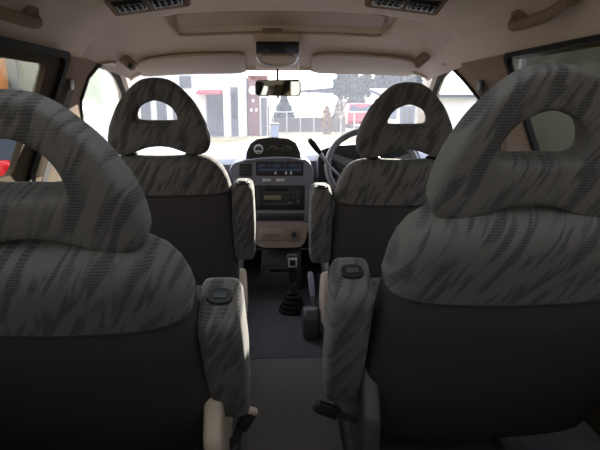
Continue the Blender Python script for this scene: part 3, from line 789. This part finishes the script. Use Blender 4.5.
# handbrake ---------------------------------------------------------------------
hb = at(311, 335, 1.77); hb.z = 0
rt = thing('handbrake', 'handbrake with pale grip standing in a dark plastic base beside the gear lever', 'handbrake', hb)
bm = B(); poly_prism(bm, [hb+Vector((-.028, a, b_)) for a, b_ in ((-.045, 0), (.14, 0), (.14, .04), (.06, .085), (-.01, .105), (-.04, .08))], [hb+Vector((.028, a, b_)) for a, b_ in ((-.045, 0), (.14, 0), (.14, .04), (.06, .085), (-.01, .105), (-.04, .08))], .012, 3); obj('brake_base', bm, M['charcoal'], rt)
h0 = at(314.5, 312, 1.81); h1 = at(310, 272, 1.90)
bm = B(); tube(bm, [h0, h0.lerp(h1, .3), h0.lerp(h1, .45)], .008, 10); obj('lever', bm, M['charcoal'], rt)
bm = B(); tube(bm, [h0.lerp(h1, .38), h0.lerp(h1, .45), h0.lerp(h1, .8), h0.lerp(h1, .95), h1], [.008, .0105, .0105, .010, .006], 12); obj('grip', bm, M['dash_grey'], rt)
# floor mat
MX0, MX1 = at(249, 358, 1.58).x, at(326, 358, 1.58).x
bm = B(); o = rrect(MX0, .55, MX1, 1.58, .03); poly_prism(bm, [Vector((a, b_, .013)) for a, b_ in o], [Vector((a, b_, .0005)) for a, b_ in o], .003)
rt = thing('floor_mat', 'grey brown pile floor mat in the aisle between the second row seats', 'floor mat', (.015, 1.12, 0))
obj('mat_pile', bm, M['mat'], rt)
bm = B(); pp = [Vector((a, b_, .011)) for a, b_ in rrect(MX0+.001, .551, MX1-.001, 1.579, .03)]; pp.append(pp[0]); tube(bm, pp, .0035, 6); obj('bound_edge', bm, M['plain_cloth'], rt)

# ================================================================== OUTSIDE
def gz(p): return Vector((p.x, p.y, STREET))
bm = B(); rbox(bm, (0, 60, STREET-.1), (260, 260, .2), 0); g = struct('ground', bm, M['gravel'], 'sunlit sandy ground outside the van')
bm = B(); rbox(bm, (0, 14, STREET+.005), (160, 11, .01), 0); struct('street', bm, M['asphalt'], 'pale asphalt street in front of the van')
bm = B(); rbox(bm, (0, 19.9, STREET+.06), (160, .25, .12), .02); struct('kerb', bm, M['concrete'], 'pale concrete kerb on the far side of the street')
D = 26.5; S = D/F
def ox(px, d=D): return at(px, 100, d).x
def oz(py, d=D): return CZ-(py-100)*d/F
def obox(name, px0, px1, py0, py1, d, depth, m, parent, r=.02, ground=False):
    x0, x1 = ox(px0, d), ox(px1, d); z1 = oz(py0, d); z0 = STREET if ground else oz(py1, d)
    bm = B(); rbox(bm, ((x0+x1)/2, d+depth/2, (z0+z1)/2), (x1-x0, depth, z1-z0), r); return obj(name, bm, m, parent, False)
sh = thing('shop_building', 'white rendered shop building with red awning across the street', 'building', Vector((ox(160), D+4, STREET)))
obox('facade', 40, 246, 40, 0, D, 8, M['render'], sh, .02, True)
for a, b_ in ((140, 150), (156, 166), (172, 180)):
    w = obox('window', a, b_, 98, 124, D-.06, .1, M['greypanel'], sh); obox('pane', a+1, b_-1, 100, 122, D-.1, .05, M['shopglass'], w, 0)
w = obox('window', 180, 192, 77, 89, D-.06, .1, M['greypanel'], sh); obox('pane', 181, 191, 78.5, 88, D-.1, .05, M['shopglass'], w, 0)
sf = obox('shop_front', 206, 222.5, 95, 136, D-.08, .12, M['greypanel'], sh, 0, True); obox('pane', 207.5, 214, 97, 134, D-.12, .05, M['shopglass'], sf, 0); obox('pane', 215, 221.5, 97, 134, D-.12, .05, M['shopglass'], sf, 0)
x0, x1 = ox(199), ox(222.5); bm = B(); zt, zb_ = oz(90.5), oz(94.5)
poly_prism(bm, [Vector((x0, D-.02, zt)), Vector((x0, D-1.0, zb_+.06)), Vector((x0, D-1.0, zb_)), Vector((x0, D-.02, zb_))], [Vector((x1, D-.02, zt)), Vector((x1, D-1.0, zb_+.06)), Vector((x1, D-1.0, zb_)), Vector((x1, D-.02, zb_))]); obj('awning', bm, M['awning'], sh, False)
obox('column', 223, 230, 84, 0, D-.5, .45, M['render'], sh, .03, True)
dr = obox('door', 231, 237.5, 88, 0, D-.08, .12, M['greypanel'], sh, 0, True); obox('pane', 232, 236.5, 92, 118, D-.12, .05, M['shopglass'], dr, 0)
obox('column', 238, 244, 84, 0, D-.5, .45, M['render'], sh, .03, True)
kb = thing('red_brown_kiosk', 'red brown clad building block beside the white shop building', 'building', Vector((ox(257, 27), 28, STREET)))
obox('cladding', 248, 268, 77, 0, 27, 3, M['brick'], kb, .02, True)
obox('doorway', 259.5, 267.5, 95, 0, 26.9, .12, M['render'], kb, 0, True); obox('door', 261, 266.5, 98, 0, 26.85, .1, M['shopglass'], kb, 0, True)
bm = B(); lathe(bm, Vector((ox(253, 26.9), 26.9, oz(91, 26.9))), (0, -1, 0), [(0, .2), (.06, .2), (.12, .12)], 20); obj('wall_lamp', bm, M['white_mark'], kb)
for a, y in ((252, 99), (250, 108), (255, 108)): obox('notice', a, a+2.2, y, y+3, 26.95, .05, M['white_mark'], kb, 0)
# litter bin and sign post
bi = thing('litter_bin', 'blue grey wheeled bin standing by the fence end', 'bin', Vector((ox(274, 25), 25, STREET)))
obox('bin_body', 270, 278.5, 124, 0, 25, .5, M['bin'], bi, .04, True); obox('bin_lid', 269.5, 279, 122.5, 124.2, 24.97, .56, M['charcoal'], bi, .02)
bm = B(); q = Vector((ox(268.5, 23), 23, STREET)); tube(bm, [q, q+Vector((0, 0, 1.4))], .03, 8); tag(obj('sign_post', bm, M['charcoal']), 'thin dark post standing in front of the kiosk doorway', 'post')
# fence
fe = thing('fence', 'low fence of grey brown boards with pale top rail along the far kerb', 'fence', Vector((ox(310, 30), 30, STREET)))
zt = oz(111.5, 30); x0, x1 = ox(271, 30.1)+.1, ox(368, 30)
bm = B(); tube(bm, [Vector((x0, 29.95, zt)), Vector((x1, 29.95, zt))], .035, 8); obj('top_rail', bm, M['galv'], fe)
bm = B(); xb = ox(346, 30); rbox(bm, ((x0+xb)/2, 30.1, (STREET+oz(117, 30))/2), (xb-x0, .06, oz(117, 30)-STREET), 0); obj('board_panel', bm, M['fence_wood'], fe, False)
for i in range(8):
    xx = x0+(x1-x0)*i/7; bm = B(); tube(bm, [Vector((xx, 29.95, STREET)), Vector((xx, 29.95, zt+.02))], .04, 8); obj('post', bm, M['galv'], fe)
# carport roof behind
cp = thing('carport', 'low slate roofed carport behind the fence', 'carport', Vector((ox(340, 34), 34, STREET)))
x0, x1 = ox(299, 42), ox(368, 42)
bm = B(); poly_prism(bm, [Vector((x0, 42, oz(90.8, 42))), Vector((x1, 42, oz(85, 42))), Vector((x1, 42, oz(94, 42))), Vector((x0, 42, oz(92.2, 42)))], [Vector((x0, 46, oz(90.8, 42))), Vector((x1, 46, oz(85, 42))), Vector((x1, 46, oz(94, 42))), Vector((x0, 46, oz(92.2, 42)))]); obj('roof', bm, M['roof'], cp, False)
for a in (311, 345, 364):
    for dd in (42.3, 45.6):
        bm = B(); zz = oz(91, 42); tube(bm, [Vector((ox(a, 42), dd, STREET)), Vector((ox(a, 42), dd, zz))], .06, 8); obj('post', bm, M['galv'], cp)
# trees
def tree(name, label, px, d, py_top, wpx, m, trunk_py, shape='round', nleaf=900, leaf=.16, group=None):
    base = Vector((ox(px, d), d, STREET)); top = oz(py_top, d); w = wpx*d/F/2; zb = oz(trunk_py, d)
    rt = thing(name, label, 'tree', base, group)
    bm = B(); tube(bm, [base, base+Vector((.05, 0, (zb-STREET)*.6)), Vector((base.x, d, zb+(top-zb)*.75))], [w*.10+.03, w*.08+.02, .02], 8)
    for k in range(7):
        a = k*2.4; z = zb+(top-zb)*(.05+.08*k); rr = w*.7*(1-.08*k)
        tube(bm, [Vector((base.x, d, z-.1)), Vector((base.x+math.cos(a)*rr, d+math.sin(a)*rr, z+rr*.35))], [.04, .012], 5)
    obj('trunk', bm, M['bark'], rt)
    bm = B(); H = top-zb
    blobs = [(random.uniform(-.6, .6), random.uniform(-.6, .6), random.uniform(.12, .85), random.uniform(.25, .5)) for _ in range(12)]
    for i in range(nleaf):
        if shape == 'cone':
            h = random.random()**1.3; r = w*(1-h)*math.sqrt(random.random())*random.uniform(.8, 1.1)+.02; a = random.random()*2*PI
            p = Vector((base.x+math.cos(a)*r, d+math.sin(a)*r, zb+H*h))
        elif shape == 'column':
            h = random.random(); r = w*math.sin(PI*(.12+.86*h))**.7*math.sqrt(random.random()); a = random.random()*2*PI
            p = Vector((base.x+math.cos(a)*r, d+math.sin(a)*r, zb+H*h))
        else:
            bx, by, bz, br = random.choice(blobs); v = Vector((random.gauss(0, 1), random.gauss(0, 1), random.gauss(0, 1))).normalized()*random.random()**.4
            f = math.sin(PI*min(.95, max(.1, bz)))
            p = Vector((base.x+w*(bx*f+v.x*br), d+w*(by*f+v.y*br), zb+H*min(1, max(0, bz+v.z*br*.5))))
        s = leaf*random.uniform(.6, 1.3)
        R = Euler((random.uniform(0, 6), random.uniform(0, 6), random.uniform(0, 6))).to_matrix()
        vs = [bm.verts.new(p+R @ Vector(c)*s) for c in ((-.5, 0, 0), (0, -.28, .1), (.5, 0, 0), (0, .28, .1))]
        bm.faces.new(vs)
    obj('foliage', bm, m, rt, False)
tree('pine_tree', 'small dark pine tree above the fence below the mirror', 284, 33, 93, 24, M['needle'], 120, 'cone', 1100, .30)
tree('broadleaf_tree', 'tall grey green tree rising in front of the carport roof', 354, 39.6, 64, 46, M['leaf'], 116, 'round', 5200, .32)
tree('cedar_tree', 'blue green conifer behind the driver headrest at the right edge of windscreen', 398, 42, 52, 48, M['bluepine'], 106, 'column', 4200, .42)
tree('golden_conifer', 'small golden column conifer in front of the fence', 327, 28, 106, 11, M['gold'], 136, 'column', 900, .13)
tree('pine_tree', 'dark pine peeping over the carport between the two tall trees', 340, 49, 96, 16, M['needle'], 118, 'cone', 700, .3)
def bare(px, d, py_top, label):
    base = Vector((ox(px, d), d, STREET)); top = oz(py_top, d); rt = thing('bare_sapling', label, 'tree', base)
    bm = B(); H = top-STREET
    tube(bm, [base, base+Vector((.03, 0, H*.5)), base+Vector((0, 0, H))], [.04, .03, .01], 6); obj('trunk', bm, M['twig'], rt)
    bm = B()
    for k in range(26):
        h = H*(.25+.7*k/26); a = k*2.4; L_ = (1-.6*k/26)*.75; p = base+Vector((0, 0, h)); e = p+Vector((math.cos(a)*L_*.6, math.sin(a)*L_*.6, L_*.8)); tube(bm, [p, p.lerp(e, .5)+Vector((0, 0, -.04)), e], [.014, .01, .005], 5)
        e2 = p.lerp(e, .5)+Vector((math.cos(a+1)*.2, math.sin(a+1)*.2, .3)); tube(bm, [p.lerp(e, .5), e2], [.009, .004], 4)
    obj('branches', bm, M['twig'], rt)
bare(343, 27.5, 100, 'bare leafless sapling right of the golden conifer'); bare(336, 29, 103, 'thin bare sapling close behind the golden conifer')
# cars
def car(name, label, c, ang, paint, Lc=4.0, W=1.66, H=1.45, lamps=(.41, .27), lz=.76):
    rt = thing(name, label, 'car', c)
    R = Matrix.Rotation(ang, 3, 'Z')
    def P(x, y, z): return Vector(c)+R @ Vector((x, y, z))
    zk = H/1.45
    prof = [(-Lc/2, .35), (-Lc/2-.02, .62), (-Lc/2+.06, .88), (-Lc/2+.16, .95), (-Lc/2+.34, H-.06), (-Lc/2+.55, H), (.15, H), (.35, H-.04), (.95, .96), (Lc/2-.25, .82), (Lc/2-.02, .66), (Lc/2, .36), (Lc/2-.1, .24), (-Lc/2+.1, .24)]
    prof = [(y, z*zk if .5 < z < H-.1 else z) for y, z in prof]
    bm = B(); secs = []
    for k, ins in ((-1, .06), (-.93, 0), (-.5, -.015), (0, -.02), (.5, -.015), (.93, 0), (1, .06)):
        secs.append([P(k*(W/2-(max(0, z-.9)*.22)), y*(1-ins*.4), z-(ins if z > .9 else 0)) for y, z in prof])
    loft(bm, secs); obj('body', bm, paint, rt)
    for nm, pts in (('rear_window', ((-Lc/2+.17, .98*zk), (-Lc/2+.34, H-.10))), ('windscreen', ((.92, .99*zk), (.40, H-.08)))):
        (y0, z0), (y1, z1) = pts; o = -.03 if nm == 'rear_window' else .03
        bm = B(); poly_prism(bm, [P(-W*.42, y0+o, z0), P(W*.42, y0+o, z0), P(W*.37, y1+o, z1), P(-W*.37, y1+o, z1)], [P(-W*.42, y0-o, z0), P(W*.42, y0-o, z0), P(W*.37, y1-o, z1), P(-W*.37, y1-o, z1)]); obj(nm, bm, M['carglass'], rt, False)
    for s in (-1, 1):
        bm = B(); o = [(-Lc/2+.42, .97*zk), (.72, .97*zk), (.30, H-.10), (-Lc/2+.55, H-.10)]
        poly_prism(bm, [P(s*(W/2-max(0, z-.9)*.22+.012), y, z) for y, z in o], [P(s*(W/2-max(0, z-.9)*.22-.06), y, z) for y, z in o]); obj('side_window', bm, M['carglass'], rt, False)
        bm = B(); rbox(bm, P(s*W*lamps[0], -Lc/2+.02, lz), (.11, .14, .20), .04, R, 3); obj('tail_lamp', bm, M['lampred'], rt)
        bm = B(); rbox(bm, P(s*W*lamps[1], -Lc/2+.02, lz-.02), (.07, .14, .10), .02, R); obj('reversing_lamp', bm, M['lampclear'], rt)
        for y in (-Lc*.3, Lc*.31):
            bm = B(); lathe(bm, P(s*(W/2-.19), y, .3), R @ Vector((s, 0, 0)), [(0, .25), (.02, .3), (.17, .3), (.19, .26)], 24); wh = obj('wheel', bm, M['rubber'], rt)
            bm = B(); lathe(bm, P(s*(W/2-.005), y, .3), R @ Vector((s, 0, 0)), [(0, .18), (.012, .17), (.02, .05)], 16); obj('wheel_trim', bm, M['galv'], wh)
    bm = B(); rbox(bm, P(0, -Lc/2-.03, .45), (W*.94, .14, .2), .05, R, 3); obj('bumper', bm, paint, rt)
    return rt
car('parked_car', 'red car parked beyond the fence by the driver headrest', (ox(362, 34), 35.6, STREET), -.03, M['carred'])
car('parked_car', 'dark car with red tail lamp parked outside left sliding door', (-2.76, 6.6, STREET), 0, M['cardark'], 4.1, 1.7, 1.62, (.33, .42), 1.08)
# building on the right behind the driver headrest
ph = thing('pale_house', 'pale house with blue grey door seen through the driver headrest hole', 'building', Vector((ox(425, 24), 25, STREET)))
obox('facade', 384, 640, 98, 0, 24, 2.5, M['render'], ph, .02, True); w = obox('door', 401, 415, 106, 0, 23.92, .12, M['bluegrey'], ph, 0, True); obox('pane', 403, 407, 109, 124, 23.88, .06, M['shopglass'], w, 0); obox('pane', 409, 413, 109, 124, 23.88, .06, M['shopglass'], w, 0)
w = obox('window', 390, 397, 105, 118, 23.92, .12, M['bluegrey'], ph, 0)
bm = B(); poly_prism(bm, [Vector((ox(380, 24), 23.6, oz(98, 24))), Vector((ox(650, 24), 23.6, oz(98, 24))), Vector((ox(650, 24), 27, oz(91, 24))), Vector((ox(380, 24), 27, oz(91, 24)))], [Vector((ox(380, 24), 23.6, oz(97, 24)+.1)), Vector((ox(650, 24), 23.6, oz(97, 24)+.1)), Vector((ox(650, 24), 27, oz(91, 24)+.15)), Vector((ox(380, 24), 27, oz(91, 24)+.15))]); obj('roof', bm, M['roof'], ph, False)
# sheds close on both sides
ls = thing('metal_shed', 'grey green sheet metal shed standing outside the left window beyond the dark car', 'shed', Vector((-6.2, 10.4, STREET)))
bm = B(); rbox(bm, (-6.2, 10.4, STREET+1.6), (5.6, 1.8, 3.2), .02); obj('wall_panel', bm, M['shed'], ls, False)
bm = B(); rbox(bm, (-6.2, 10.4, STREET+3.26), (6.0, 2.1, .12), .02); obj('roof', bm, M['roof'], ls, False)
for x in (-8.2, -7.2, -6.2, -5.35, -4.2, -3.5):
    bm = B(); rbox(bm, (x, 9.47, STREET+1.6), (.12, .08, 3.2), .01); obj('rib', bm, M['greypanel'], ls, False)
f = lambda y: [Vector((-4.75, y, STREET+1.9)), Vector((-4.3, y, STREET+1.9)), Vector((-4.75, y, STREET+2.5))]
bm = B(); poly_prism(bm, f(9.42), f(9.5)); obj('pale_sheet', bm, M['galv'], ls, False)
q = at(2, 72, 9.1)
bm = B(); rbox(bm, (q.x-.06, q.y, STREET+1.55), (.20, .16, 3.1), .01); o = obj('timber_post', bm, M['timber'], None, False); tag(o, 'orange timber post standing against the shed outside the left sliding door window', 'post')
rs = thing('garden_screen', 'dark green sheet screen wall close outside the right window', 'wall', Vector((3.4, 3, STREET)))
bm = B(); rbox(bm, (3.5, 4.0, STREET+1.25), (.15, 11.5, 2.5), .02); obj('screen_panel', bm, M['shed_dark'], rs, False)
for y in (-.5, 1.6, 3.7, 5.8, 7.9):
    bm = B(); rbox(bm, (3.40, y, STREET+1.28), (.1, .1, 2.56), .01); obj('post', bm, M['greypanel'], rs, False)
bm = B(); rbox(bm, (3.45, 4.0, STREET+2.52), (.2, 11.6, .06), .01); obj('cap_rail', bm, M['greypanel'], rs, False)

# ================================================================== LIGHT
SKY_BACK, SKY_FRONT = 1.6, 3.0
wd = bpy.data.worlds.new('sky'); bpy.context.scene.world = wd; wd.use_nodes = True
nt = wd.node_tree; N = nt.nodes; L = nt.links
bg = N['Background']; tc = N.new('ShaderNodeTexCoord'); sx = N.new('ShaderNodeSeparateXYZ'); L.new(tc.outputs['Generated'], sx.inputs[0])
rp = N.new('ShaderNodeValToRGB'); e = rp.color_ramp.elements; e[0].position = 0; e[0].color = (1, .96, .91, 1); e[1].position = .6; e[1].color = (.80, .87, 1, 1)
L.new(sx.outputs['Z'], rp.inputs['Fac']); L.new(rp.outputs['Color'], bg.inputs['Color'])
# the sky is brightest round the low sun and dimmer on the far side
mg = N.new('ShaderNodeMapRange'); mg.inputs['From Min'].default_value = -1; mg.inputs['From Max'].default_value = 1
mg.inputs['To Min'].default_value = SKY_BACK; mg.inputs['To Max'].default_value = SKY_FRONT; mg.interpolation_type = 'SMOOTHSTEP'
L.new(sx.outputs['Y'], mg.inputs['Value']); L.new(mg.outputs[0], bg.inputs['Strength'])
sd = bpy.data.lights.new('sun', 'SUN'); so = bpy.data.objects.new('sun', sd); C.objects.link(so)
AZ, EL = math.radians(18), math.radians(15)
sv = Vector((math.sin(AZ)*math.cos(EL), math.cos(AZ)*math.cos(EL), math.sin(EL)))
so.rotation_euler = sv.to_track_quat('Z', 'Y').to_euler(); so.location = (5, 20, 12)
sd.energy = 11; sd.angle = math.radians(.6); sd.color = (1, .91, .80)
sc = bpy.context.scene
sc.view_settings.view_transform = 'Standard'; sc.view_settings.look = 'None'; sc.view_settings.gamma = 1; sc.view_settings.use_curve_mapping = False
sc.view_settings.exposure = 1.4
